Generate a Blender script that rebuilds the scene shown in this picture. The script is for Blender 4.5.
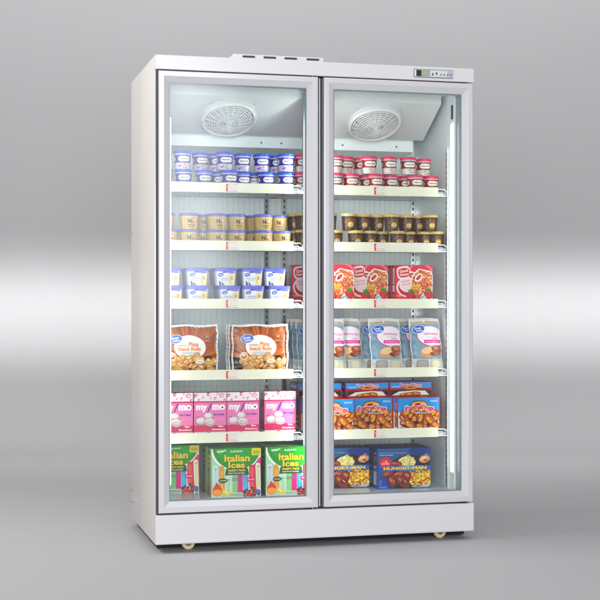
import bpy, bmesh, math, random
from mathutils import Vector, Matrix
R = math.radians
sc = bpy.context.scene
for o in list(bpy.data.objects):
    bpy.data.objects.remove(o)
col = sc.collection
YAW = R(14.6)

# ------------------------------------------------------------------ camera, world, exposure
cam_d = bpy.data.cameras.new('camera')
cam_d.lens = 82.08; cam_d.sensor_width = 36; cam_d.shift_y = 0.0025
cam_d.clip_end = 100
cam = bpy.data.objects.new('camera', cam_d); col.objects.link(cam)
cam.location = (-0.80996, -5.37451, 0.99789)
cam.rotation_euler = (R(90), 0, -YAW)
sc.camera = cam
sc.view_settings.view_transform = 'Standard'
sc.view_settings.look = 'None'
sc.view_settings.exposure = 0
sc.view_settings.gamma = 1
w = bpy.data.worlds.new('World'); sc.world = w; w.use_nodes = True
w.node_tree.nodes['Background'].inputs[0].default_value = (0.93, 0.95, 1.0, 1)
w.node_tree.nodes['Background'].inputs[1].default_value = 0.36

def cam_pt(side, dist, z):     # a point given in metres to the right of and in front of the tripod
    f = Vector((math.sin(YAW), math.cos(YAW), 0)); r = Vector((math.cos(YAW), -math.sin(YAW), 0))
    p = Vector(cam.location) + f*dist + r*side; p.z = z
    return p
def area(name, loc, target, sx, sy, power, color=(1, 1, 1), spread=180):
    d = bpy.data.lights.new(name, 'AREA'); d.shape = 'RECTANGLE'; d.size = sx; d.size_y = sy
    d.energy = power; d.color = color; d.spread = R(spread)
    o = bpy.data.objects.new(name, d); col.objects.link(o); o.location = loc
    o.rotation_euler = (Vector(target)-Vector(loc)).to_track_quat('-Z', 'Y').to_euler()
    return o
def feather(o, power_node_edges):      # a diffused softbox is brightest in the middle and falls off to its rim
    u0, u1, v0, v1 = power_node_edges
    d = o.data; d.use_nodes = True; nt = d.node_tree; em = nt.nodes['Emission']
    g = nt.nodes.new('ShaderNodeNewGeometry'); sp = nt.nodes.new('ShaderNodeSeparateXYZ'); nt.links.new(g.outputs['Parametric'], sp.inputs[0])
    last = None
    for out, lo, hi in ((0, 0, u0), (0, 1, u1), (1, 0, v0), (1, 1, v1)):
        if lo == hi: continue
        r = nt.nodes.new('ShaderNodeMapRange'); r.interpolation_type = 'SMOOTHSTEP'
        r.inputs[1].default_value = lo; r.inputs[2].default_value = hi; r.inputs[3].default_value = 0; r.inputs[4].default_value = 1
        nt.links.new(sp.outputs[out], r.inputs[0])
        if last is None: last = r.outputs[0]
        else:
            m = nt.nodes.new('ShaderNodeMath'); m.operation = 'MULTIPLY'
            nt.links.new(last, m.inputs[0]); nt.links.new(r.outputs[0], m.inputs[1]); last = m.outputs[0]
    nt.links.new(last, em.inputs[1])
# softbox beside the camera (mirrored by the left door), front bank, overhead bank, warm fill from the left
feather(area('softbox', (0.62, -5.45, 1.95), (0.62, 0.0, 1.95), 2.1, 3.0, 75, (.95, 0.97, 1.0)), (.25, .72, .3, .8))
area('front_bank', (-1.5, -7.4, 1.35), (0.4, 0, 1.05), 3.6, 2.3, 305, (1, .995, 1))
area('overhead_bank', cam_pt(0.3, 4.2, 4.6), cam_pt(0.3, 6.0, 0.6), 4.0, 2.4, 31, (1, .99, 1))
area('side_fill', (-2.4, 0.3, 3.1), (0, 0.4, 1.8), 1.2, 1.4, 82, (1.0, 0.975, 0.95))
# strip that throws the bright band across the backdrop, and a wash over its upper part
for k in range(14):
    x = (k-6.5)*.66
    area('band_strip', cam_pt(x, 7.6, 3.1), cam_pt(x, 9.8, 0.94), 0.66, 0.34, 18*.066, (1, 1, 1), 12)
area('top_wash', cam_pt(0, 7.4, 4.6), cam_pt(0, 9.8, 3.6), 9.0, 0.3, 30, (1, 1, 1), 90)
area('right_fill', (3.6, 2.0, 3.4), (2.0, 1.2, 0), 2.4, 2.4, 6, (1, 1, 1), 90)
area('floor_wash', cam_pt(0, 7.5, 3.6), cam_pt(0, 8.9, 0.0), 9.0, 0.4, 13, (1, 1, 1), 50)

# ------------------------------------------------------------------ materials
_m = {}
def lin(h):
    h = h.lstrip('#'); v = [int(h[i:i+2], 16)/255 for i in (0, 2, 4)]
    return [((c/12.92) if c <= .04045 else ((c+.055)/1.055)**2.4) for c in v]
def ink(h):      # printing ink: deeper and purer than the picture colour it was read from
    c = lin(h); y = .2126*c[0]+.7152*c[1]+.0722*c[2]
    c = [max(0, y+(x-y)*1.18) for x in c]; c = [min(1, x**1.28*.93) for x in c]
    v = [(12.92*x if x <= .0031308 else 1.055*x**(1/2.4)-.055) for x in c]
    return '#%02x%02x%02x' % tuple(int(round(255*x)) for x in v)
def M(h, rough=.45, metal=0.0, noise=.05, scale=30, bump=0.0, coat=0.0, aniso=None, spec=.5):
    key = (h, rough, metal, noise, scale, bump, coat, aniso, spec)
    if key in _m: return _m[key]
    m = bpy.data.materials.new('mat_'+h.lstrip('#')); m.use_nodes = True
    nt = m.node_tree; b = nt.nodes['Principled BSDF']
    c = lin(h)
    tc = nt.nodes.new('ShaderNodeTexCoord'); n = nt.nodes.new('ShaderNodeTexNoise')
    n.inputs['Scale'].default_value = scale; n.inputs['Detail'].default_value = 4
    if aniso:
        mp = nt.nodes.new('ShaderNodeMapping'); mp.inputs['Scale'].default_value = aniso
        nt.links.new(tc.outputs['Object'], mp.inputs[0]); nt.links.new(mp.outputs[0], n.inputs['Vector'])
    else:
        nt.links.new(tc.outputs['Object'], n.inputs['Vector'])
    r = nt.nodes.new('ShaderNodeMix'); r.data_type = 'RGBA'
    r.inputs[6].default_value = [x*(1-noise) for x in c]+[1]
    r.inputs[7].default_value = [min(1, x*(1+noise)) for x in c]+[1]
    nt.links.new(n.outputs['Fac'], r.inputs[0]); nt.links.new(r.outputs[2], b.inputs['Base Color'])
    b.inputs['Roughness'].default_value = rough; b.inputs['Metallic'].default_value = metal
    b.inputs['Coat Weight'].default_value = coat; b.inputs['Specular IOR Level'].default_value = spec
    if bump:
        bn = nt.nodes.new('ShaderNodeBump'); bn.inputs['Strength'].default_value = bump
        bn.inputs['Distance'].default_value = .002
        nt.links.new(n.outputs['Fac'], bn.inputs['Height']); nt.links.new(bn.outputs[0], b.inputs['Normal'])
    _m[key] = m
    return m
def emis(name, c, s):
    m = bpy.data.materials.new(name); m.use_nodes = True; nt = m.node_tree
    nt.nodes.remove(nt.nodes['Principled BSDF'])
    e = nt.nodes.new('ShaderNodeEmission'); e.inputs[0].default_value = (*c, 1); e.inputs[1].default_value = s
    nt.links.new(e.outputs[0], nt.nodes['Material Output'].inputs[0]); return m
def glass_mat():
    m = bpy.data.materials.new('door_glass'); m.use_nodes = True; nt = m.node_tree
    nt.nodes.remove(nt.nodes['Principled BSDF'])
    t = nt.nodes.new('ShaderNodeBsdfTransparent'); t.inputs[0].default_value = (.975, .99, .985, 1)
    g = nt.nodes.new('ShaderNodeBsdfGlossy'); g.inputs['Roughness'].default_value = .035
    g.inputs[0].default_value = (.95, .97, 1, 1)
    f = nt.nodes.new('ShaderNodeFresnel'); f.inputs[0].default_value = 1.52
    x = nt.nodes.new('ShaderNodeMixShader')
    nt.links.new(f.outputs[0], x.inputs[0]); nt.links.new(t.outputs[0], x.inputs[1]); nt.links.new(g.outputs[0], x.inputs[2])
    nt.links.new(x.outputs[0], nt.nodes['Material Output'].inputs[0]); return m
GLASS = glass_mat()
PAINT = M('#dedde0', .27, metal=.1, noise=.02, scale=2.2, coat=.3, bump=.03)
FRAME = M('#d8d7db', .24, metal=.2, noise=.02, aniso=(4, 4, 4), coat=.3)
SIDE = M('#e2ddd8', .26, metal=.15, noise=.035, scale=1, aniso=(1.2, 1.2, 3.5), coat=.15)
LINER = M('#eff8f8', .4, noise=.03, scale=8, aniso=(60, 60, 2))
LINER2 = M('#e6ecee', .28, noise=.02, scale=8)
DECK = M('#dbe8e8', .14, metal=.2, noise=.03, scale=12)
CHROME = M('#c9cdcf', .28, metal=.9)
RAIL = M('#f0efd9', .35, noise=.012, scale=10)
DARK = M('#33363a', .5)
RUBBER = M('#3f4247', .6)
SPACER = M('#859599', .7, noise=.02)
WIRE = M('#cdd2d2', .3, metal=.6)
WHITEP = M('#e6e8e8', .4, noise=.02)
BRASS = M('#b79a55', .3, metal=1.0)

# ------------------------------------------------------------------ mesh builder
class MB:
    def __init__(s): s.v = []; s.f = []; s.mi = []; s.sm = []; s.mats = []
    def m(s, mat):
        if mat not in s.mats: s.mats.append(mat)
        return s.mats.index(mat)
    def add(s, vs, fs, mat, smooth=False):
        b = len(s.v); k = s.m(mat)
        s.v += [tuple(v) for v in vs]
        for f in fs: s.f.append([b+i for i in f]); s.mi.append(k); s.sm.append(smooth)
        return s
    def box(s, x0, x1, y0, y1, z0, z1, mat, bev=0, seg=1):
        if bev:
            bm = bmesh.new(); bmesh.ops.create_cube(bm, size=1)
            for v in bm.verts:
                v.co = Vector((x0+(v.co.x+.5)*(x1-x0), y0+(v.co.y+.5)*(y1-y0), z0+(v.co.z+.5)*(z1-z0)))
            bmesh.ops.bevel(bm, geom=list(bm.edges), offset=bev, segments=seg, affect='EDGES', profile=.5)
            bm.verts.index_update()
            s.add([v.co.copy() for v in bm.verts], [[v.index for v in f.verts] for f in bm.faces], mat, False)
            bm.free(); return s
        vs = [(x, y, z) for z in (z0, z1) for y in (y0, y1) for x in (x0, x1)]
        return s.add(vs, [(0, 2, 3, 1), (4, 5, 7, 6), (0, 1, 5, 4), (2, 6, 7, 3), (0, 4, 6, 2), (1, 3, 7, 5)], mat)
    def prism(s, prof, x0, x1, mat):      # profile in (y,z) pushed along x
        n = len(prof)
        vs = [(x0, y, z) for y, z in prof]+[(x1, y, z) for y, z in prof]
        fs = [[i, (i+1) % n, n+(i+1) % n, n+i] for i in range(n)]+[list(range(n))[::-1], list(range(n, 2*n))]
        return s.add(vs, fs, mat)
    def tube(s, pts, r, mat, n=6, closed=False, cap=True):
        P = [Vector(p) for p in pts]; k = len(P); vs = []; fs = []
        for i, p in enumerate(P):
            a = P[(i-1) % k] if (closed or i) else p
            b = P[(i+1) % k] if (closed or i < k-1) else p
            t = (b-a).normalized()
            u = t.cross(Vector((0, 0, 1)))
            if u.length < .05: u = t.cross(Vector((0, 1, 0)))
            u.normalize(); q = t.cross(u)
            for j in range(n):
                an = 2*math.pi*j/n; vs.append(p+u*math.cos(an)*r+q*math.sin(an)*r)
        for i in range(k if closed else k-1):
            for j in range(n):
                a = i*n+j; b = i*n+(j+1) % n; c = ((i+1) % k)*n+(j+1) % n; d = ((i+1) % k)*n+j
                fs.append([a, b, c, d])
        if cap and not closed: fs += [list(range(n))[::-1], [(k-1)*n+j for j in range(n)]]
        return s.add(vs, fs, mat, True)
    def lathe(s, prof, mat, n=40, o=(0, 0, 0), axis='z', cap=True):
        vs = []; fs = []; k = len(prof)
        for r, z in prof:
            for j in range(n):
                a = 2*math.pi*j/n; c, d = r*math.cos(a), r*math.sin(a)
                p = {'z': (c, d, z), 'x': (z, c, d), 'y': (c, z, d)}[axis]
                vs.append((p[0]+o[0], p[1]+o[1], p[2]+o[2]))
        for i in range(k-1):
            for j in range(n):
                fs.append([i*n+j, i*n+(j+1) % n, (i+1)*n+(j+1) % n, (i+1)*n+j])
        if cap: fs += [list(range(n))[::-1], [(k-1)*n+j for j in range(n)]]
        return s.add(vs, fs, mat, True)
    def build(s, name, parent=None, loc=(0, 0, 0), sharp=35):
        me = bpy.data.meshes.new(name)
        me.from_pydata(s.v, [], s.f)
        for m in s.mats: me.materials.append(m)
        me.polygons.foreach_set('material_index', s.mi)
        me.polygons.foreach_set('use_smooth', s.sm)
        me.update()
        if any(s.sm): me.set_sharp_from_angle(angle=R(sharp))
        o = bpy.data.objects.new(name, me); col.objects.link(o)
        if parent: o.parent = parent
        o.location = loc
        return o
def tag(o, label=None, cat=None, group=None, kind=None):
    if label: o['label'] = label
    if cat: o['category'] = cat
    if group: o['group'] = group
    if kind: o['kind'] = kind
    return o
def empty(name, loc=(0, 0, 0), rz=0):
    o = bpy.data.objects.new(name, None); col.objects.link(o); o.location = loc; o.rotation_euler = (0, 0, rz)
    o.empty_display_size = .05
    return o
def copy_tree(root):
    kids = [k for k in bpy.data.objects if k.parent == root]
    r = root.copy(); col.objects.link(r)
    for k in kids:
        c = k.copy(); col.objects.link(c); c.parent = r
    return r
ORD = 'first second third fourth fifth sixth seventh eighth ninth tenth'.split()

# ------------------------------------------------------------------ printed artwork (flat shapes laid on a pack)
_t = {}
def text_polys(body, bold):
    k = (body, bold)
    if k not in _t:
        cu = bpy.data.curves.new('lettering', 'FONT'); cu.body = body; cu.size = 1; cu.offset = bold
        cu.resolution_u = 3; cu.fill_mode = 'FRONT'; cu.align_x = 'CENTER'
        ob = bpy.data.objects.new('lettering', cu); col.objects.link(ob)
        dg = bpy.context.evaluated_depsgraph_get()
        me = bpy.data.meshes.new_from_object(ob.evaluated_get(dg))
        P = [[(me.vertices[i].co.x, me.vertices[i].co.y) for i in p.vertices] for p in me.polygons]
        bpy.data.objects.remove(ob); bpy.data.curves.remove(cu); bpy.data.meshes.remove(me)
        _t[k] = P
    return _t[k]
def clip_half(pts, ax, lim, keep_less):
    out = []; n = len(pts)
    for i in range(n):
        a, b = pts[i], pts[(i+1) % n]
        ia = (a[ax] <= lim) if keep_less else (a[ax] >= lim)
        ib = (b[ax] <= lim) if keep_less else (b[ax] >= lim)
        if ia: out.append(a)
        if ia != ib:
            t = (lim-a[ax])/(b[ax]-a[ax]); out.append((a[0]+t*(b[0]-a[0]), a[1]+t*(b[1]-a[1])))
    return out
def clip(pts, x0, x1, y0, y1):
    for ax, lim, less in ((0, x0, 0), (0, x1, 1), (1, y0, 0), (1, y1, 1)):
        pts = clip_half(pts, ax, lim, less)
        if len(pts) < 3: return []
    return pts
class Art:
    """shapes in millimetres on a w x h panel, origin bottom left"""
    def __init__(s, w, h, rough=.4): s.w = w; s.h = h; s.P = []; s.L = 0; s.rough = rough; s.rnd = random.Random(5)
    def polys(s, pl, c):
        s.L += 1
        for p in pl:
            q = clip(p, .2, s.w-.2, .2, s.h-.2)
            if q: s.P.append((q, c, s.L))
        return s
    def poly(s, p, c): return s.polys([p], c)
    def rect(s, x, y, w, h, c, rot=0):
        p = [(-w/2, -h/2), (w/2, -h/2), (w/2, h/2), (-w/2, h/2)]; cx, cy = x+w/2, y+h/2
        ca, sa = math.cos(R(rot)), math.sin(R(rot))
        return s.poly([(cx+a*ca-b*sa, cy+a*sa+b*ca) for a, b in p], c)
    def ell(s, cx, cy, rx, ry, c, rot=0, n=28, wob=0, seed=0):
        rn = random.Random(seed); ca, sa = math.cos(R(rot)), math.sin(R(rot)); p = []
        for i in range(n):
            a = 2*math.pi*i/n; k = 1+wob*(rn.random()-.5); x, y = rx*math.cos(a)*k, ry*math.sin(a)*k
            p.append((cx+x*ca-y*sa, cy+x*sa+y*ca))
        return s.poly(p, c)
    def sup(s, cx, cy, rx, ry, c, rot=0, e=.55, n=20):       # rounded box
        ca, sa = math.cos(R(rot)), math.sin(R(rot)); p = []
        for i in range(n):
            a = 2*math.pi*(i+.5)/n; x = rx*math.copysign(abs(math.cos(a))**e, math.cos(a)); y = ry*math.copysign(abs(math.sin(a))**e, math.sin(a))
            p.append((cx+x*ca-y*sa, cy+x*sa+y*ca))
        return s.poly(p, c)
    def text(s, body, cx, cy, w, h, c, bold=0, rot=0, shear=0, arc=0):
        P = text_polys(body, bold); xs = [x for p in P for x, y in p]; ys = [y for p in P for x, y in p]
        x0, x1, y0, y1 = min(xs), max(xs), min(ys), max(ys); ca, sa = math.cos(R(rot)), math.sin(R(rot)); out = []
        for p in P:
            q = []
            for x, y in p:
                u = ((x-x0)/(x1-x0)-.5)*w; v = ((y-y0)/(y1-y0)-.5)*h
                v -= arc*(2*u/w)**2; u += v*shear
                q.append((cx+u*ca-v*sa, cy+u*sa+v*ca))
            out.append(q)
        return s.polys(out, c)
    def tiny(s, x, y, w, h, c, rows=1, seed=1):              # rows of print too small to read
        rn = random.Random(seed); out = []
        for r in range(rows):
            yy = y+h*(rows-1-r)/rows; t = x
            while t < x+w:
                l = (1.2+2.5*rn.random()); l = min(l, x+w-t)
                out.append([(t, yy), (t+l, yy), (t+l, yy+h/rows*.55), (t, yy+h/rows*.55)]); t += l+.7
        return s.polys(out, c)
    def star(s, cx, cy, r, c, n=5, k=.45, rot=90):
        return s.poly([(cx+(r if i % 2 == 0 else r*k)*math.cos(R(rot+180*i/n)), cy+(r if i % 2 == 0 else r*k)*math.sin(R(rot+180*i/n))) for i in range(2*n)], c)
    def speck(s, x0, y0, x1, y1, n, r, cols, seed=3, layers=6, inside=None):
        rn = random.Random(seed)
        for L in range(layers):
            by = {}
            for i in range(n//layers):
                x = rn.uniform(x0, x1); y = rn.uniform(y0, y1)
                if inside and not inside(x, y): continue
                rr = r*rn.uniform(.5, 1.2); a0 = rn.random()*6.3; k = rn.randint(4, 6)
                p = [(x+rr*rn.uniform(.7, 1.2)*math.cos(a0+6.283*j/k), y+rr*rn.uniform(.6, 1)*math.sin(a0+6.283*j/k)) for j in range(k)]
                by.setdefault(rn.choice(cols), []).append(p)
            for c, pl in by.items(): s.polys(pl, c)
        return s
    def put(s, mb, fmap, sx=0, sy=0, rough=None):
        for p, c, L in s.P:
            xs = [q[0] for q in p]; ys = [q[1] for q in p]; parts = [p]
            for ax, st, lo, hi in ((0, sx, min(xs), max(xs)), (1, sy, min(ys), max(ys))):
                if not st: continue
                new = []
                for q in parts:
                    k = math.floor(lo/st)
                    while k*st < hi:
                        z = clip_half(q, ax, k*st, 0)
                        if len(z) > 2: z = clip_half(z, ax, (k+1)*st, 1)
                        if len(z) > 2: new.append(z)
                        k += 1
                parts = new
            mt = M(ink(c), rough or s.rough, noise=.03)
            for q in parts:
                mb.add([fmap(x/1000, y/1000, .0003+L*.000035) for x, y in q], [list(range(len(q)))], mt)
        return mb
def front_map(x0, yf, z0): return lambda x, y, l: (x0+x, yf-l, z0+y)
def left_map(xf, y1, z0): return lambda x, y, l: (xf-l, y1-x, z0+y)       # x runs from the back to the front
def top_map(x0, y0, zt): return lambda x, y, l: (x0+x, y0+y, zt+l)
def right_map(xf, y0, z0): return lambda x, y, l: (xf+l, y0+x, z0+y)

def oval_logo(a, cx, cy, rx, ry, words=('Great', 'Value')):
    a.ell(cx, cy, rx*1.08, ry*1.1, '#eef6ff', rot=6); a.ell(cx, cy, rx, ry, '#0f6ec8', rot=6)
    a.text(words[0], cx-rx*.1, cy+ry*.28, rx*1.2, ry*.6, '#f4f8ff', .02, 5)
    a.text(words[1], cx+rx*.1, cy-ry*.36, rx*1.2, ry*.55, '#f4f8ff', .02, 5)

# ------------------------------------------------------------------ setting: one grey sweep of backdrop, floor curving up into wall
def backdrop():
    mb = MB(); prof = [(-3.0, 0), (2, 0), (6, 0), (9.0, 0)]
    for i in range(1, 17):
        a = R(90*i/16); prof.append((9.0+.8*math.sin(a), .8-.8*math.cos(a)))
    prof += [(9.8, 2.5), (9.8, 7.5)]
    vs = []; fs = []
    for d, z in prof:
        for k in (-9, 9): vs.append(cam_pt(k, d, z))
    for i in range(len(prof)-1): fs.append([2*i, 2*i+1, 2*i+3, 2*i+2])
    mb.add(vs, fs, M('#b9b9ba', .85, noise=.012, scale=1.2, spec=.2), True)
    o = mb.build('backdrop', sharp=60)
    tag(o, kind='structure')
backdrop()

# ------------------------------------------------------------------ the freezer
W, D, ZB, ZT = 1.345, .72, .035, 1.975
FZ = empty('display_freezer', (W/2, D/2, 0))
tag(FZ, 'tall white two door upright display freezer with lit glass doors, standing on small casters', 'freezer')
FO = (-W/2, -D/2, 0)
def part(mb, name, parent=None, label=None, sharp=35):
    o = mb.build(name, parent or FZ, FO if parent is None else (0, 0, 0), sharp)
    if label: o['label'] = label
    return o
# cabinet shell
for x0, x1 in ((0.0, .012), (W-.012, W)):
    mb = MB(); mb.box(x0, x1, .024, D, ZB, ZT, SIDE, .002, 2)
    if x0 == 0:
        for z in (.11, .16, 1.3): mb.lathe([(.006, -.0015), (.0065, 0), (.004, .001)], CHROME, 12, (-.0008, .705, z), 'x')
    part(mb, 'side_panel')
mb = MB(); mb.box(.012, W-.012, .0235, D-.004, ZT-.014, ZT-.003, PAINT); part(mb, 'roof_panel')
mb = MB(); mb.box(.012, W-.012, D-.012, D-.002, .036, ZT-.014, PAINT); part(mb, 'back_panel')
mb = MB(); mb.box(.012, W-.012, .0215, D-.012, .0362, .05, RUBBER); part(mb, 'bottom_panel')
mb = MB(); mb.box(.022, W-.004, .105, D-.02, .005, .0358, M('#1c1d1f', .8)); part(mb, 'contact_shade_block')  # dark block added under the cabinet to stand in for its contact shadow
# header with control panel
mb = MB(); mb.box(0, W, 0, .0235, 1.9175, ZT, PAINT, .0025, 2)
mb.box(.33, .39, .012, .0225, 1.9145, 1.9178, DARK)
hd = part(mb, 'header')
mb = MB(); mb.box(1.077, 1.251, -.003, .001, 1.929, 1.964, M('#8d8a78', .35, metal=.5), .0015)
mb.box(1.0795, 1.2485, -.0045, -.0025, 1.9315, 1.9615, M('#d9dbe2', .3, metal=.3))
cp = part(mb, 'control_panel', hd)
a = Art(169, 30, .3)
a.rect(0, 0, 169, 30, '#cfd2dc'); a.rect(2, 2, 5, 26, '#f4f4f4'); a.rect(8, 2, 22, 26, '#2e3330')
for i in range(3):
    for j in range(2): a.rect(10+i*6.5, 6+j*11, 4, 7, '#596059')
a.rect(30, 2, 38, 26, '#b4b9ac'); a.rect(33, 6, 30, 17, '#b9c2ad')
a.rect(68, 2, 76, 26, '#e2e3e6'); a.rect(144, 2, 24, 26, '#c9cbdb')
a.poly([(76, 9), (84, 9), (80, 20)], '#4c4e58'); a.rect(74, 7, 9, 2, '#4c4e58')
a.star(97, 16, 6, '#3c3e48', 6, .5); a.rect(96, 7, 2, 8, '#3c3e48')
for i, x in enumerate((111, 126, 141, 155)):
    a.rect(x, 11, 10, 2.4, '#6d7080', 40); a.rect(x-1, 8, 8, 2, '#7b7e90', 10); a.rect(x+5, 14, 5, 2.2, '#6d7080', -30)
mb = MB(); a.put(mb, front_map(1.0795, -.0045, 1.9315)); part(mb, 'display', hd)
# louvre housing on the roof
mb = MB(); mb.box(.323, .703, .045, .38, 1.9755, 2.0, PAINT, .0015)
for xa, xb in ((.360, .414), (.447, .502), (.535, .590), (.628, .684)):
    rr = .0048; cz = 1.9905; pts = []
    for i in range(9): an = R(90+180*i/8); pts.append((xa+rr+rr*math.cos(an), cz+rr*math.sin(an)))
    for i in range(9): an = R(-90+180*i/8); pts.append((xb-rr+rr*math.cos(an), cz+rr*math.sin(an)))
    mb.add([(x, .0444, z) for x, z in pts], [list(range(len(pts)))], DARK)
    for k in (0, 1):
        pass
    mb.tube([(x, .0440, z) for x, z in pts], .0007, PAINT, 4, closed=True)
part(mb, 'vent_housing')
# kick plate
mb = MB(); mb.box(.0, W, 0, .02, ZB, .1515, PAINT, .0025, 2)
mb.box(.013, W-.013, .0205, .046, .147, .1512, PAINT)
mb.box(.002, W-.002, -.0014, .002, ZB+.004, ZB+.012, PAINT, .0008)
part(mb, 'kick_plate')
# inner front frame behind the doors
FR = M('#98a6aa', .5, noise=.02)
mb = MB()
mb.box(.012, .046, .046, .09, .155, 1.915, FR); mb.box(W-.046, W-.012, .046, .09, .155, 1.915, FR)
mb.box(.046, W-.046, .046, .09, 1.889, 1.915, FR); mb.box(.046, W-.046, .046, .09, .155, .193, FR)
mb.box(.652, .708, .046, .09, .193, 1.889, FR)
mb.box(.0045, .0128, .0135, .0242, .153, 1.9165, RUBBER); mb.box(.0125, .018, .03, .046, .155, 1.915, RUBBER); mb.box(W-.018, W-.012, .03, .046, .155, 1.915, RUBBER)
mb.box(.667, .692, .036, .046, .158, 1.913, RUBBER); mb.box(.6765, .6805, .022, .036, .16, 1.912, FRAME)
part(mb, 'front_frame')
# inner liner
mb = MB(); mb.box(.013, .018, .09, .60, .193, 1.886, LINER2); part(mb, 'inner_wall')
mb = MB(); mb.box(1.29, 1.298, .09, .60, .193, 1.886, LINER2); part(mb, 'inner_wall')
mb = MB(); mb.box(.013, 1.298, .60, .61, .17, 1.9, LINER)
GR = M('#d3dfe0', .5)
x = .045
while x < 1.28:
    mb.box(x, x+.0022, .5985, .6, .195, 1.72, GR); x += .0245
for z in (.33, .62, .80, 1.095, 1.13, 1.36, 1.60):
    mb.box(.02, 1.288, .5980, .5984, z, z+.0018, GR)
part(mb, 'inner_back')
mb = MB(); mb.box(.013, 1.298, .09, .60, 1.886, 1.9, LINER); part(mb, 'inner_ceiling')
mb = MB(); mb.box(.018, 1.29, .046, .60, .175, .195, DECK); part(mb, 'inner_floor')
# evaporator cover with two fan guards
COV = M('#cfd4d3', .33, noise=.02, scale=5)
mb = MB()
mb.prism([(.17, 1.886), (.17, 1.847), (.40, 1.716), (.402, 1.886)], .03, 1.262, COV)
mb.prism([(.44, 1.886), (.44, 1.668), (.585, 1.652), (.585, 1.886)], .03, 1.228, LINER)
mb.box(.03, 1.245, .402, .44, 1.722, 1.886, LINER)
for x in (.53, .62, .9, 1.15): mb.lathe([(.004, 0), (.0035, -.002)], DARK, 10, (x, .4395, 1.69), 'y')
cv = part(mb, 'evaporator_cover')
GU = M('#dfe2e2', .35, noise=.02)
for cx in (.355, .998):
    mb = MB(); o = Vector((cx, .292, 1.7775)); s_ = Vector((0, .869, -.495)); n_ = Vector((0, -.495, -.869)); xx = Vector((1, 0, 0))
    def P(r, a, h): return o+xx*(r*math.cos(a))+s_*(r*math.sin(a))+n_*h
    N = 48
    def ring(prof, mat, smooth=True):
        vs = [P(r, 2*math.pi*j/N, h) for r, h in prof for j in range(N)]
        fs = [[i*N+j, i*N+(j+1) % N, (i+1)*N+(j+1) % N, (i+1)*N+j] for i in range(len(prof)-1) for j in range(N)]
        mb.add(vs, fs, mat, smooth)
    ring([(.118, 0), (.117, .018), (.112, .024), (.106, .024), (.104, .016)], GU)
    ring([(.105, .006), (.001, .006)], M('#d0d5d5', .6))
    def dome(r): return .014+.026*(1-(r/.106)**2)
    for k in range(11):
        r = .010+.0094*k
        mb.tube([P(r, 2*math.pi*j/N, dome(r)) for j in range(N)], .0031, GU, 5, closed=True)
    for k in range(20):
        a = 2*math.pi*k/20+.05; r0 = .012 if k % 4 == 0 else .04
        mb.tube([P(r0+(.106-r0)*i/6, a, dome(r0+(.106-r0)*i/6)) for i in range(7)], .0024, GU, 5)
    ring([(.012, dome(.012)+.002), (.001, dome(0)+.003)], GU)
    for a in (.8, 2.4, 3.9, 5.5):
        mb.tube([P(.13, a, 0), P(.13, a, .002)], .0035, CHROME, 8)
    part(mb, 'fan_guard', cv)
# slotted uprights
def upright(x0, x1, y0, y1, z0, z1, face, mat=CHROME):
    mb = MB(); mb.box(x0, x1, y0, y1, z0, z1, mat)
    z = z0+.02; sl = M('#23292b', .5)
    while z < z1-.03:
        if face == 'front':
            c = (x0+x1)/2; mb.box(c-.0035, c+.0035, y0-.0006, y0+.0005, z, z+.013, sl)
        else:
            c = (y0+y1)/2; mb.box(x0-.0006, x0+.0005, c-.003, c+.003, z, z+.013, sl)
        z += .026
    part(mb, 'slotted_upright')
for x in (.587, .669, 1.279): upright(x-.010, x+.010, .583, .5975, .2, 1.66, 'front', M('#dfe3e3', .16, metal=.85))
upright(.043, .052, .155, .175, .2, 1.70, 'front'); upright(.644, .700, .150, .166, .2, 1.87, 'front', SPACER)
upright(1.284, 1.2895, .157, .172, .2, 1.66, 'side')
mb = MB(); mb.box(1.2868, 1.2896, .10, .118, 1.775, 1.835, DARK); part(mb, 'sensor_slot')
# side light tubes, plus an unseen centre tube added to brighten the back wall
LED = emis('light_tube_glow', (1.0, 1.0, .93), 8.5)
LED_ADDED = emis('added_tube_glow', (1.0, 1.0, .98), 44.0)
for x0, x1, z0, z1 in ((.064, .0775, .257, 1.742), (1.281, 1.2975, .272, 1.754), (.672, .688, .26, 1.75)):
    mb = MB(); mb.box(x0, x1, .097, .107, z0, z1, LED_ADDED if x0 > .5 and x0 < 1 else LED, .002)
    lt = part(mb, 'light_tube')
    mb = MB()
    mb.box(x0-.001, x1+.001, .096, .109, z0-.008, z0, M('#c9c4b0', .4), .001)
    part(mb, 'tube_holder', lt)
# casters
for x in (.143, 1.218):
    for y in (.072,):
        mb = MB()
        mb.lathe([(.012, -.010), (.024, -.010), (.027, -.007), (.027, .007), (.024, .010), (.012, .010)], M('#e4cfa0', .45), 28, (x, y, .027), 'y')
        c = part(mb, 'caster')
        mb = MB(); mb.lathe([(.011, -.012), (.0125, -.0105), (.0125, .0105), (.011, .012)], M('#7d8085', .35, metal=.8), 18, (x, y, .027), 'y')
        mb.tube([(x, y, .0375), (x, y, .0500)], .006, CHROME, 10)
        part(mb, 'hub', c)
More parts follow.
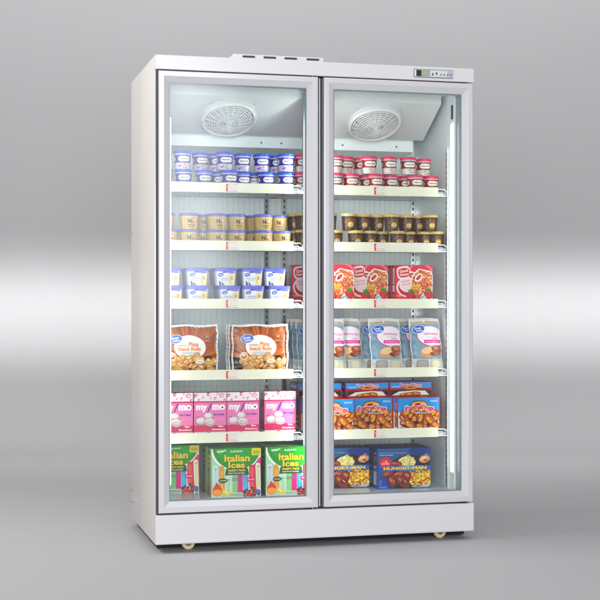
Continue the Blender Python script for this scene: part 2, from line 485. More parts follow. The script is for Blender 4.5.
# doors
def ring_frame(mb, x0, x1, z0, z1, prof, mat):
    vs = []; n = len(prof)
    for d, y in prof: vs += [(x0+d, y, z0+d), (x1-d, y, z0+d), (x1-d, y, z1-d), (x0+d, y, z1-d)]
    fs = [[i*4+j, i*4+(j+1) % 4, (i+1)*4+(j+1) % 4, (i+1)*4+j] for i in range(n-1) for j in range(4)]
    fs += [[(n-1)*4+j, (n-1)*4+(j+1) % 4, (j+1) % 4, j] for j in range(4)]
    mb.add(vs, fs, mat)
def door(x0, x1):
    z0, z1 = .1585, 1.913
    mb = MB()
    ring_frame(mb, x0, x1, z0, z1, [(0, .028), (0, .0035), (.0015, .001), (.004, 0), (.0205, 0), (.0225, .0012), (.0425, .0150), (.0445, .0170), (.0445, .028)], FRAME)
    d = part(mb, 'door')
    mb = MB(); e = .0435
    mb.box(x0+e, x1-e, .0175, .0212, z0+e, z1-e, GLASS); part(mb, 'glass_pane', d)
    mb = MB(); ring_frame(mb, x0+.0447, x1-.0447, z0+.0447, z1-.0447, [(0, .034), (0, .0220), (.004, .0220), (.004, .034)], SPACER)
    part(mb, 'pane_spacer', d)
    mb = MB(); ring_frame(mb, x0+.006, x1-.006, z0+.006, z1-.006, [(0, .044), (0, .0285), (.03, .0285), (.03, .044)], RUBBER)
    part(mb, 'gasket', d)
    for z in (.1525, 1.9135):
        mb = MB()
        mb.lathe([(.0045, 0), (.0045, .006 if z < 1 else .0035)], BRASS, 12, (x1-.022, .010, z)); mb.box(x1-.05, x1-.028, .004, .02, z+.001, z+.0032, DARK)
        part(mb, 'hinge', d)
door(.0132, .667); door(.692, 1.341)

# shelves
SURF = [1.4665, 1.2285, .9895, .6975, .4395]; FLOOR = .1952
def shelf(xa, xb, ra, rb, tagx, z):
    mb = MB()
    x = xa+.006
    while x < xb:
        mb.tube([(x, .152, z-.002), (x, .585, z-.002)], .0016, WIRE, 4); x += .0205
    for y in (.16, .3, .44, .583): mb.tube([(xa, y, z-.0056), (xb, y, z-.0056)], .0028, WIRE, 6)
    mb.tube([(xa, .153, z-.016), (xb, .153, z-.016)], .0028, WIRE, 6)
    sh = part(mb, 'shelf')
    mb = MB()
    mb.prism([(.1435, z-.0195), (.1425, z+.0185), (.144, z+.0198), (.1465, z+.0198), (.1475, z-.0195)], ra, rb, RAIL)
    mb.box(ra, rb, .1415, .1436, z-.0205, z-.0182, RAIL)
    part(mb, 'price_rail', sh)
    a = Art(51, 31, .35)
    a.rect(0, 0, 51, 31, '#f6f2ee'); a.rect(0, 0, 9, 31, '#e2574c'); a.ell(9, 19, 4, 5, '#f3d9d2'); a.ell(9.5, 9, 3, 3, '#f3d9d2')
    a.rect(9, 0, 42, 1.8, '#e58a7e'); a.rect(9, 29.5, 42, 1.2, '#efb9b0')
    a.rect(20, 17, 3, 2.5, '#dcb8ae'); a.rect(33, 20, 4, 3, '#e0bfb5'); a.tiny(14, 7, 30, 5, '#e6cfc8', 1, 2)
    mb = MB(); a.put(mb, front_map(tagx, .1422, z-.0165)); part(mb, 'price_tag', sh)
    for hx, end in ((rb, 1), (ra, -1)):
        mb = MB(); L = .043*end
        mb.tube([(hx, .149, z+.012), (hx+L*.7, .149, z+.012), (hx+L*.95, .150, z+.004), (hx+L, .154, z-.008), (hx, .152, z-.010)], .0022, CHROME, 6)
        mb.tube([(hx, .153, z-.001), (hx+L*.6, .153, z-.001)], .0018, CHROME, 5)
        mb.box(min(hx, hx+L*.55), max(hx, hx+L*.55), .158, .160, z-.006, z+.010, M('#4a4a4c', .5))
        part(mb, 'bracket', sh)
for z in SURF:
    shelf(.022, .640, .052, .599, .313, z)
    shelf(.700 if False else .612, 1.283, .700, 1.238, .951, z)

# ------------------------------------------------------------------ goods: round tubs
def cup_map(r0, r1, h, yc=0):
    k = 2/(r0+r1)
    def f(x, y, l):
        r = r0+(r1-r0)*(y/h)+l; a = (x*1.0)*k
        return (r*math.sin(a), -r*math.cos(a), y)
    return f
def make_tub(name, h, rl, hl, r0, r1, cupc, lidc, art, artw):
    """round tub with a wrapped label and a rimmed lid; origin at the centre of its base"""
    t = empty(name)
    hc = h-hl
    mb = MB()
    mb.lathe([(r0*.8, .002), (r0*.93, .0), (r0, .0015), (r1, hc-.004), (r1+.0012, hc-.003), (r1+.0012, hc-.0005)], M(ink(cupc), .38), 48)
    fm = cup_map(r0, r1, hc-.004)
    art.put(mb, lambda x, y, l: fm(x-artw/2000, y, l), sx=2.5)
    mb.build('cup', t)
    mb = MB()
    mb.lathe([(rl-.0006, hc-.001), (rl, hc), (rl+.0004, hc+.0035), (rl, h-.0035), (rl-.0012, h-.0008), (rl-.0035, h), (rl-.005, h-.0018), (.003, h-.0018)], M(ink(lidc), .32, noise=.04), 48)
    mb.build('lid', t)
    return t
def haagen(cup, low, flower, text='Häagen-Dazs'):
    C = 194; a = Art(C, 65)
    a.rect(0, 0, C, 65, low); a.rect(0, 26, C, 34, cup); a.rect(0, 57.5, C, 2.2, '#c8b6c4')
    a.rect(0, 25.2, C, 1.2, '#b9a26a')
    for cx in (C*.5-65, C*.5, C*.5+65):
        a.sup(cx, 42, 25.5, 11.2, '#c5b06e', e=.8); 
        for dx in (-13, 0, 13): a.ell(cx+dx, 42, 11.5, 10.6, '#f7f5f2')
        a.ell(cx, 42, 24, 8.4, '#f7f5f2')
        a.text(text, cx, 42, 37, 7.2, '#1c1c30', .035)
    for cx in (C*.5-65, C*.5, C*.5+65):
        a.tiny(cx-12, 15, 18, 6, '#a79a8e', 2, 4); a.text('vanilla' if 0 else 'ice cream', cx+3, 8, 18, 4, '#6a5c6a', .02)
        a.star(cx+(16 if flower == '#e8c21e' else -14), 14, 6.5, flower, 5, .5)
        if flower != '#e8c21e': a.star(cx-5, 9, 4, flower, 5, .4); a.ell(cx-22, 12, 3, 5, '#5a3aa0', 30)
        else: a.ell(cx+18, 9, 4, 4, '#f0d75a')
        a.ell(cx, 22, 6, 1.2, '#c9b37c')
    a.rect(0, .5, C, 1.5, '#bdb6c4')
    return a
tub_blue = make_tub('ice_cream_tub', .0755, .0368, .0115, .0285, .0345, '#dcdae8', '#3f6fd8', haagen('#2430a8', '#d9d6e4', '#c93fd0'), 194)
tub_red = make_tub('ice_cream_tub', .0750, .0355, .0115, .0275, .0332, '#e6e0e0', '#e0507a', haagen('#a31522', '#e9e4e2', '#e8c21e'), 194)
# cream coloured tub with a big black N
C = 240; a = Art(C, 55)
a.rect(0, 0, C, 55, '#d0b982'); a.rect(0, 50, C, 3, '#e0d0a0')
for cx in (C/2-80, C/2, C/2+80):
    a.text('N', cx-7, 34, 15, 17, '#14141c', .05); a.ell(cx+10, 34, 7, 8.5, '#c99aa8'); a.ell(cx+12, 37, 4, 4.5, '#ecd3d2'); a.ell(cx+8, 29, 3.5, 3.5, '#a56f86')
    a.tiny(cx-15, 16, 30, 7, '#2c2a32', 1, 3); a.tiny(cx-13, 8, 26, 5, '#4a4650', 1, 8)
    a.rect(cx-36, 6, 3, 42, '#e0d2ac')
tub_cream = make_tub('dessert_tub', .0665, .0412, .0105, .0345, .0390, '#d0b982', '#7d83cf', a, C)
# dark brown tub with a gold seal
C = 200; a = Art(C, 61)
a.rect(0, 0, C, 61, '#5a3c2f'); a.rect(0, 56, C, 2, '#57393f')
for cx in (C/2-66, C/2, C/2+66):
    a.rect(cx-33, 4, 6, 50, '#5a3f48')
    for k in range(9):
        an = R(25+130*k/8); a.rect(cx+24*math.cos(an)-1.8, 23+24*math.sin(an)-1.8, 3.6, 3.6, '#c49c34', R(an))
    a.star(cx, 25, 15.5, '#c39a1e', 12, .86); a.ell(cx, 25, 12, 12, '#9a7414'); a.ell(cx, 25, 10.8, 10.8, '#d9b02c')
    a.rect(cx-8, 20, 16, 9.5, '#f3ecd6'); a.tiny(cx-5.5, 22.5, 11, 7, '#5a4a30', 1, 3)
    for s in (-1, 1): a.ell(cx+s*21, 17, 3.2, 5, '#8d6a20', s*30)
tub_dark = make_tub('ice_cream_tub', .0712, .0343, .0105, .0272, .0322, '#5a3c2f', '#dfc68a', a, C)
_used = set()
def get(proto):
    if proto.name in _used: return copy_tree(proto)
    _used.add(proto.name); return proto
rn = random.Random(11)
def lay(proto, items, z, what, layer, where, group, cat='ice cream tub', lab=None):
    fr = [p for p in items if p[2]]; k = 0
    for (x, y, front) in items:
        o = get(proto); o.location = (x, y, z); o.rotation_euler = (0, 0, R(rn.uniform(-7, 7)+4))
        n = len([p for p in fr if p[0] < x])
        same = [p for p in items if not p[2] and len([q for q in fr if q[0] < p[0]]) == n]
        if front: l = '%s front %s from the left, %s layer of the %s' % (ORD[n], what, layer, where)
        elif len(same) > 1: l = '%s %s of three between fifth and sixth front tubs, %s layer, %s' % (('left', 'middle', 'right')[same.index((x, y, front))], what, layer, 'second shelf')
        else: l = '%s half hidden between %s and %s front tubs, %s layer, %s' % (what, ORD[max(0, n-1)], ORD[n], layer, where)
        tag(o, l, cat, group)
U, Lw = 'upper', 'lower'
Z1, Z2, Z3, Z4, Z5 = SURF
lay(tub_blue, [(.062, .207, 1), (.143, .210, 1), (.227, .256, 1), (.298, .279, 0), (.320, .207, 1), (.403, .249, 1), (.487, .246, 1), (.560, .284, 0), (.583, .210, 1)], Z1+.0756, 'blue tub', U, 'top left shelf', 'blue ice cream tubs on the top left shelf')
lay(tub_blue, [(.066, .207, 1), (.148, .214, 1), (.237, .226, 1), (.310, .277, 0), (.339, .207, 1), (.409, .268, 1), (.470, .315, 0), (.505, .241, 1), (.588, .228, 1)], Z1, 'blue tub', Lw, 'top left shelf', 'blue ice cream tubs on the top left shelf')
lay(tub_red, [(.797, .206, 1), (.856, .248, 1), (.934, .276, 0), (.948, .206, 1), (1.038, .206, 1), (1.124, .206, 1), (1.208, .249, 1)], Z1+.0751, 'red tub', U, 'top right shelf', 'red ice cream tubs on the top right shelf')
lay(tub_red, [(.797, .206, 1), (.871, .216, 1), (.961, .276, 0), (.977, .206, 1), (1.049, .226, 1), (1.134, .277, 0), (1.156, .206, 1), (1.238, .238, 1)], Z1, 'red tub', Lw, 'top right shelf', 'red ice cream tubs on the top right shelf')
lay(tub_cream, [(.071, .212, 1), (.172, .212, 1), (.248, .290, 0), (.287, .212, 1), (.372, .222, 1), (.466, .297, 0), (.485, .212, 1), (.562, .262, 1)], Z2+.0666, 'cream tub', U, 'second left shelf', 'cream coloured tubs on the second left shelf')
lay(tub_cream, [(.084, .212, 1), (.173, .220, 1), (.244, .288, 0), (.287, .212, 1), (.372, .222, 1), (.462, .297, 0), (.485, .212, 1), (.570, .232, 1)], Z2, 'cream tub', Lw, 'second left shelf', 'cream coloured tubs on the second left shelf')
lay(tub_dark, [(.770, .205, 1), (.859, .205, 1), (.928, .231, 1), (1.000, .262, 0), (1.050, .207, 1), (1.122, .232, 1), (1.190, .268, 0), (1.225, .207, 1)], Z2+.0713, 'dark brown tub', U, 'second right shelf', 'dark brown tubs on the second right shelf')
lay(tub_dark, [(.797, .205, 1), (.887, .205, 1), (.956, .225, 1), (1.022, .262, 0), (1.075, .207, 1), (1.138, .247, 1), (1.187, .300, 0), (1.206, .226, 0), (1.252, .280, 0), (1.2525, .190+.0158, 1)], Z2, 'dark brown tub', Lw, 'second right shelf', 'dark brown tubs on the second right shelf')
for proto, z, dz, what, grp in ((tub_red, Z1, .0751, 'red', 'red ice cream tubs on the top right shelf'), (tub_dark, Z2, .0713, 'dark brown', 'dark brown tubs on the second right shelf')):
    for lev in (0, 1):
        for x, y, pos in ((.657, .213, 'nearer'), (.640, .288, 'farther')):
            o = get(proto); o.location = (x, y, z+dz*lev); o.rotation_euler = (0, 0, R(rn.uniform(-8, 8)))
            tag(o, '%s %s tub beside the center post through left door, %s layer' % (pos, what, (Lw, U)[lev]), 'ice cream tub', grp)

# ------------------------------------------------------------------ rectangular tubs with lilac lids
def rect_tub():
    t = empty('rectangular_tub'); mb = MB(); w, d, h = .096, .14, .0735
    def loop(hw, hd, z, n=6, r=.014):
        out = []
        for cx, cy, a0 in ((hw-r, -hd+r, -90), (hw-r, hd-r, 0), (-hw+r, hd-r, 90), (-hw+r, -hd+r, 180)):
            for i in range(n): an = R(a0+90*i/(n-1)); out.append((cx+r*math.cos(an), cy+r*math.sin(an), z))
        return out
    def loft(loops, mat):
        n = len(loops[0]); vs = [p for l in loops for p in l]
        fs = [[i*n+j, i*n+(j+1) % n, (i+1)*n+(j+1) % n, (i+1)*n+j] for i in range(len(loops)-1) for j in range(n)]
        fs += [list(range(n))[::-1], [(len(loops)-1)*n+j for j in range(n)]]
        mb.add(vs, fs, mat, True)
    hb = h-.013
    loft([loop(w/2-.008, d/2-.008, .0), loop(w/2-.0065, d/2-.0065, .002), loop(w/2-.002, d/2-.002, hb)], M(ink('#c9cadb'), .35))
    a = Art(78, 58)
    a.rect(0, 0, 78, 58, '#f3f2f6'); a.ell(70, 28, 22, 34, '#efe6cc'); a.ell(66, 20, 11, 12, '#e3cfa0', wob=.1); a.ell(70, 16, 9, 9, '#f4e7c4'); a.ell(64, 32, 6, 7, '#d8bd8c', wob=.2)
    a.ell(52, 56, 26, 5, '#8a86d4', -8); a.ell(33, 55, 10, 3.2, '#5b57b4', 5); a.ell(58, 50, 3, 3, '#d9b56a')
    oval_logo(a, 17, 44, 12, 7.5)
    a.text('Vanilla Bean', 33, 29, 40, 6.5, '#5f7cc4', .0, 2); a.tiny(20, 20, 30, 4, '#b9bfda', 1)
    a.poly([(10, 1), (22, 1), (14, 17), (9, 20)], '#3a3a94'); a.poly([(24, 1), (34, 1), (22, 16), (20, 18)], '#6f6a72'); a.poly([(15, 1), (19, 1), (13, 12)], '#8f8ad2')
    sl = .0045/hb
    a.put(mb, lambda x, y, l: ((x-.039)*(1-.06*(1-y/hb)), -(d/2-.0065+sl*y)-.0002-l, y+.0012))
    mb.build('carton', t)
    mb = MB(); loft([loop(w/2, d/2, hb-.001), loop(w/2+.0006, d/2+.0006, hb+.003), loop(w/2, d/2, h-.002), loop(w/2-.003, d/2-.003, h)], M(ink('#7f85d6'), .32))
    mb.build('lid', t)
    return t
rt = rect_tub()
for lev, xs in ((1, (.088, .202, .319, .434, .532)), (0, (.095, .204, .338, .4365, .549))):
    for i, x in enumerate(xs):
        o = get(rt); o.location = (x, .175+.07+rn.uniform(0, .006), Z3+lev*.0736); o.rotation_euler = (0, 0, R(rn.uniform(-.8, .8)))
        tag(o, '%s lilac lidded rectangular tub from the left, %s layer of third left shelf' % (ORD[i], (Lw, U)[lev]), 'ice cream tub', 'lilac lidded rectangular tubs')

# ------------------------------------------------------------------ cartons
def carton(name, w, h, d, body, front, left=None, top=None, right=None, bev=.0007):
    mb = MB(); mb.box(-w/2, w/2, 0, d, 0, h, M(ink(body), .4), bev)
    front.put(mb, front_map(-w/2, 0, 0))
    if left: left.put(mb, left_map(-w/2, d, 0))
    if right: right.put(mb, right_map(w/2, 0, 0))
    if top: top.put(mb, top_map(-w/2, 0, h))
    return mb.build(name)
def place(proto, x, y, z, label, cat, group, rz=0, rx=0):
    o = get(proto); o.location = (x, y, z); o.rotation_euler = (rx, 0, rz+R(rn.uniform(-.45, .45))); return tag(o, label, cat, group)

# red fruit bar box
def bar_box():
    a = Art(170, 165)
    a.rect(0, 0, 170, 165, '#cf2138'); a.ell(60, 90, 85, 80, '#de4a5c', 20); a.ell(120, 130, 60, 45, '#e98793', -20); a.ell(120, 132, 50, 34, '#d94a5c', -20)
    a.ell(55, 72, 50, 44, '#f6e9ea', 15); a.ell(58, 72, 45, 38, '#c7253c', 15); a.ell(60, 82, 42, 34, '#f3dfe1', 10)
    a.sup(38, 132, 30, 28, '#f8eef0', 8); a.sup(62, 124, 26, 15, '#f8eef0', -5)
    a.sup(39, 132, 25, 20, '#d5293d', 8); a.text('Good', 38, 140, 38, 14, '#fbf1f1', .03, 10); a.text('Humor', 42, 125, 42, 12, '#fbf1f1', .03, 8)
    a.sup(74, 121, 10, 10, '#c81f33'); a.ell(75, 120, 4.5, 4.5, '#f6cdd1')
    a.text('Strawberry', 52, 96, 52, 9, '#c9485c', .0, 8); a.text('shortcake', 54, 84, 46, 8, '#c9485c', .0, 8)
    a.tiny(8, 30, 30, 8, '#f3c9cf', 2)
    # the bar: white halo, crumb coat, bite with red middle
    bar = [(75, 0), (75, 95), (88, 125), (108, 145), (158, 134), (168, 118), (160, 0)]
    halo = [(70, 0), (70, 97), (84, 130), (106, 150), (162, 139), (172, 118), (166, 0)]
    a.poly(halo, '#fbf3ee'); a.poly(bar, '#d98f62')
    def inb(x, y):
        j = len(bar)-1; c = False
        for i in range(len(bar)):
            if (bar[i][1] > y) != (bar[j][1] > y) and x < (bar[j][0]-bar[i][0])*(y-bar[i][1])/(bar[j][1]-bar[i][1])+bar[i][0]: c = not c
            j = i
        return c
    a.speck(76, 2, 166, 146, 560, 4.6, ['#f0d6b0', '#e7b98a', '#c8443c', '#d8845a', '#f5e4c8', '#b5642f', '#e06a50'], 4, 6, inb)
    a.ell(106, 112, 21, 13, '#fdf7f2', 45); a.ell(106, 112, 15.5, 7.5, '#cf2440', 45); a.ell(109, 115, 8, 3, '#e76a7c', 45)
    a.sup(90, 71, 19, 8.5, '#f2c22e', 4); a.tiny(76, 68, 27, 5, '#a9661c', 1)
    def berry(cx, cy, r):
        a.poly([(cx-r, cy+r*.4), (cx-r*.5, cy+r*.9), (cx+r*.6, cy+r*.85), (cx+r, cy+r*.2), (cx+r*.3, cy-r*1.2), (cx-r*.3, cy-r*1.1)], '#b8152a')
        a.ell(cx-r*.2, cy, r*.5, r*.7, '#d93346', 20); a.speck(cx-r*.7, cy-r*.8, cx+r*.7, cy+r*.6, 12, 1.2, ['#f0a080'], 2, 1)
        a.star(cx, cy+r*.95, r*.75, '#3f9a2c', 5, .4, 80)
    berry(70, 28, 24); berry(150, 36, 22)
    a.ell(127, 20, 14, 14, '#e9f7fb'); a.ell(127, 20, 12, 12, '#54b9e4'); a.poly([(121, 14), (124, 26), (135, 27), (130, 20), (133, 14)], '#eafaff')
    a.text('4 bars', 30, 10, 34, 8, '#fff3f3', .04); a.text('6', 152, 10, 6, 9, '#fff3f3', .06)
    l = Art(45, 165); l.rect(0, 0, 45, 165, '#b9253a'); l.rect(7, 84, 30, 66, '#d9dadb'); l.tiny(9, 88, 26, 58, '#8a8f92', 12); l.rect(7, 50, 30, 28, '#dfe4e5'); l.text('bars', 22, 34, 24, 12, '#f4d6da', .02); l.rect(7, 8, 30, 14, '#e2a0a8')
    return carton('fruit_bar_box', .170, .165, .045, '#c22036', a, l)
bb = bar_box()
BG = 'red frozen fruit bar boxes'
for x, y, l in ((.787, .175, 'red fruit bar box nearest the left edge of the right door glass'),
                (.954, .224, 'red fruit bar box between the two others on the third right shelf'),
                (1.149, .200, 'rightmost front red fruit bar box, fully visible on third right shelf'),
                (1.144, .248, 'red box directly behind the rightmost front fruit bar box, only its edge showing'),
                (.7165+.0, .30, 'red box edge beside the center post on the third shelf, seen through left door')):
    place(bb, x, y, Z3, l, 'box', BG)

# pink dumpling boxes
def pink_box():
    w, h, d = 136, 182, 60
    a = Art(w, h)
    a.rect(0, 0, w, h, '#e892bc'); a.rect(0, h-36, w, 36, '#f5eef2'); a.rect(0, 0, w, 20, '#f5eef2'); a.rect(0, 20, w, 27, '#d43a70')
    a.rect(0, h-41, w, 6, '#d0306c')
    rn_ = random.Random(8)
    for x, y, r, c in ((6, h-12, 8, '#d2204c'), (60, h-6, 8, '#d2204c'), (38, h-20, 6, '#e59ab0'), (88, h-24, 7, '#e59ab0'), (116, h-12, 11, '#e9a8bc'), (20, h-30, 5, '#d2406c'), (98, h-6, 5, '#e59ab0'), (128, h-30, 5, '#d2406c'), (70, h-24, 4, '#dc6488')):
        a.ell(x, y, r, r*.8, c, rn_.uniform(0, 90)); a.ell(x+1.5, y-1, r*.55, r*.4, '#f5e2ea')
    for x, y, r in ((60, 12, 9), (92, 10, 6), (16, 6, 5), (120, 6, 6)): a.ell(x, y, r, r*.8, '#d2305c'); a.ell(x+1, y-1, r*.55, r*.45, '#f2d9e2')
    a.text('my', 32, h-66, 48, 29, '#fff8fb', .05); a.text('mo', 103, h-61, 54, 23, '#fff8fb', .06)
    a.poly([(54, h-82), (59, h-82), (76, h-44), (70, h-44)], '#7a36a8'); a.ell(118.5, h-61.5, 4.2, 4.2, '#6a2c98')
    a.text('Mochi Ice Cream', 90, h-90, 74, 9, '#6a3cae', .04)
    a.text('6 pcs', 15, h-100, 14, 6, '#6a3cae', .04); a.tiny(8, h-114, 16, 5, '#8a5cc0', 1)
    a.tiny(84, h-112, 46, 10, '#efa6cb', 2, 6)
    for cx, cy, rx, ry, t in ((60, 86, 19, 15, 0), (28, 66, 21, 16, 8), (67, 60, 22, 17, -5)):
        a.ell(cx, cy-2, rx*1.03, ry*1.03, '#a8688a', t, wob=.03); a.ell(cx, cy, rx, ry, '#d7c3c8', t, wob=.05, seed=3); a.ell(cx-2, cy+3, rx*.75, ry*.62, '#efe4e3', t)
    a.ell(68, 57, 15, 9, '#cfb0b6', -8, wob=.1); a.ell(68, 58, 11, 6, '#e6d0d2', -8, wob=.1)
    a.text('Ripe', 112, 42, 20, 8, '#fff0f4', .04); a.text('Strawberry', 103, 29, 54, 9, '#fff0f4', .04)
    a.tiny(4, 3, 30, 6, '#8f8a92', 2, 5); a.tiny(80, 4, 50, 5, '#a8a0a8', 2, 9)
    l = Art(d, h); l.rect(0, 0, d, h, '#c95690'); l.rect(0, h-36, d, 36, '#e8dce4'); l.rect(0, h-41, d, 6, '#c02c62'); l.rect(0, 0, d, 20, '#e8dce4'); l.rect(0, 20, d, 27, '#bc2c60')
    l.ell(20, h-14, 8, 6, '#d2406c'); l.ell(44, h-24, 6, 5, '#d2406c'); l.tiny(6, 60, 46, 60, '#e8b4d0', 8)
    return carton('mochi_box', w/1000, h/1000, d/1000, '#d4699c', a, l)
pb = pink_box()
for i, (x, y) in enumerate(((.116, .19), (.256, .187), (.394, .186), (.5555, .196))):
    place(pb, x, y, Z5, ('pink and white mochi box cut off by the left edge of the glass', 'second pink mochi box from the left on the fifth shelf', 'third pink mochi box from the left, touching the second', 'rightmost pink mochi box, standing apart with its side showing')[i], 'box', 'pink mochi boxes', rz=R((0, .4, -.3, .5)[i]))

# blue and red pretzel roll boxes
def rolls(a, spots, seed=2):
    r_ = random.Random(seed)
    for x, y, L, wd, ang in spots:
        a.sup(x, y-1, L*.53, wd*.56, '#4a200c', ang, .7, 14); a.sup(x, y, L*.5, wd*.5, r_.choice(['#b2601c', '#a65218', '#c0701f']), ang, .7, 14)
        a.ell(x+1, y-wd*.16, L*.36, wd*.24, '#e8b04a', ang, 14); a.ell(x-2, y+wd*.12, L*.3, wd*.14, '#d98a3c', ang, 12); a.ell(x-L*.12, y+wd*.2, L*.12, wd*.07, '#f8e2b4', ang, 10)
def pretzel_front():
    a = Art(193, 149)
    a.rect(0, 0, 193, 149, '#c22322'); a.rect(4, 4, 185, 141, '#38a2dd')
    a.poly([(4, 40), (4, 84), (60, 100), (150, 96), (189, 66), (189, 4), (4, 4)], '#f1eee8')
    a.poly([(4, 4), (4, 14), (60, 4)], '#37423c'); a.poly([(150, 4), (189, 16), (189, 4)], '#39443e')
    a.poly([(14, 30), (24, 78), (70, 98), (140, 96), (184, 74), (184, 20), (150, 8), (60, 10)], '#35180a')
    rolls(a, [(30, 78, 36, 24, -30), (60, 76, 34, 24, 50), (88, 80, 34, 24, -70), (128, 74, 34, 24, 60), (152, 70, 36, 24, -30), (180, 76, 30, 22, 60), (80, 58, 36, 24, 10), (126, 48, 34, 26, -80), (36, 56, 34, 24, 10), (76, 20, 34, 22, 10), (160, 22, 36, 24, 10), (40, 84, 36, 20, 20), (70, 90, 34, 20, -20), (104, 92, 34, 20, 30), (136, 88, 36, 20, -30), (164, 82, 36, 20, 40), (22, 62, 32, 20, -50), (172, 58, 38, 22, 10),
              (104, 64, 46, 30, 68), (52, 36, 52, 30, -28), (146, 52, 56, 30, -38), (98, 26, 40, 26, 20), (172, 30, 40, 24, -20), (24, 42, 26, 20, 0), (126, 22, 26, 20, -60)])
    a.ell(97, 118, 38, 17, '#7c1c10'); a.ell(97, 117, 35, 14.5, '#f0a818'); a.ell(97, 113, 27, 10, '#7c1c10')
    for off, c in ((.10, '#fdf3f0'), (.03, '#d8283c')): a.text('PretzelDogs', 99, 104, 136 if off > .05 else 131, 34 if off > .05 else 28, c, off, 0, .12, 8)
    a.text('MINI ROLLS', 106, 82, 50, 8, '#161616', .08); a.text('MINI ROLLS', 106, 82, 48, 6.5, '#f6f0e6', .02)
    a.tiny(148, 128, 34, 9, '#dcecff', 2, 3); a.tiny(12, 18, 26, 8, '#c22322', 2, 3)
    return a
l = Art(32, 149); l.rect(0, 0, 32, 149, '#c22322'); l.rect(2, 3, 28, 143, '#2a7ccc'); l.rect(2, 30, 28, 60, '#a8602a'); l.ell(16, 74, 12, 10, '#d89a48'); l.ell(16, 48, 12, 10, '#c47a30'); l.ell(16, 110, 10, 14, '#e2b04a'); l.ell(16, 110, 6, 9, '#c22322'); l.rect(2, 12, 28, 12, '#e8e2dc')
pz = carton('pretzel_box', .193, .149, .032, '#b5201f', pretzel_front(), l)
def flat_side(kind):
    a = Art(193, 29.6)
    a.rect(0, 0, 193, 29.6, '#c22322')
    if kind:
        a.rect(3, 4, 187, 24, '#38a2dd'); a.ell(97, 10, 36, 14, '#7c1c10'); a.ell(97, 9, 32, 10.5, '#f0a818'); a.ell(97, 13, 26, 8, '#7c1c10')
        a.text('Pretzel Dogs', 98, 15.5, 100, 18, '#fdf3f0', .1); a.text('Pretzel Dogs', 98, 15.5, 97, 14.5, '#d8283c', .03)
        a.tiny(12, 8, 34, 7, '#cfe6ff', 2, 7)
    else:
        a.rect(3, 4, 187, 22, '#2b352f'); a.poly([(8, 4), (40, 20), (110, 24), (160, 22), (176, 6), (176, 4)], '#f0ece4')
        rolls(a, [(88, 10, 44, 14, 6), (120, 12, 36, 14, -8), (60, 8, 34, 10, 10)])
    return a
def flat_box(kind):
    mb = MB(); mb.box(-.0965, .0965, 0, .149, 0, .0296, M(ink('#b5201f'), .4), .0007)
    flat_side(kind).put(mb, front_map(-.0965, 0, 0))
    s = Art(149, 29.6); s.rect(0, 0, 149, 29.6, '#c22322'); s.rect(3, 3, 143, 23, '#2a7ccc'); s.text('Pretzel Dogs', 74, 14, 90, 14, '#f3dfd8', .04); s.put(mb, left_map(-.0965, .149, 0))
    t = Art(193, 149); t.rect(0, 0, 193, 149, '#c22322'); t.rect(4, 4, 185, 141, '#38a2dd'); t.ell(96, 60, 70, 40, '#b06a2a', wob=.15); t.put(mb, top_map(-.0965, 0, .0296))
    return mb.build('pretzel_box')
fl = flat_box(0); fh = flat_box(1)
PG = 'blue and red pretzel roll boxes'
colx = ((.742, 'leftmost'), (.953, 'middle'), (1.150, 'right hand'))
for (x, wh), yr in zip(colx, (.205, .200, .203)):
    place(pz, x+(.003 if wh == 'middle' else 0), yr, Z5, {'leftmost': 'upright pretzel box behind the front box at the left edge of the right door', 'middle': 'fully visible upright pretzel roll box in the middle of the fifth right shelf', 'right hand': 'upright pretzel box mostly hidden behind the rightmost front pretzel box'}[wh], 'box', PG)
    place(pz, x, yr+.14, Z5, 'upright pretzel box supporting the back of the %s flat pair' % wh, 'box', PG)
    place(fl, x, yr+.034, Z5+.1495, 'lower of two flat lying pretzel boxes in the %s stack of fifth right shelf' % wh, 'box', PG)
    place(fh, x-.002, yr+.038, Z5+.1495+.030, 'topmost flat lying pretzel box of the %s stack on fifth right shelf' % wh, 'box', PG)
place(pz, .7735, .168, Z5, 'frontmost upright pretzel box, cut off by the left edge of right door', 'box', PG)
place(pz, 1.159, .169, Z5, 'rightmost front upright pretzel box, nearest the price rail', 'box', PG, rz=R(.6))

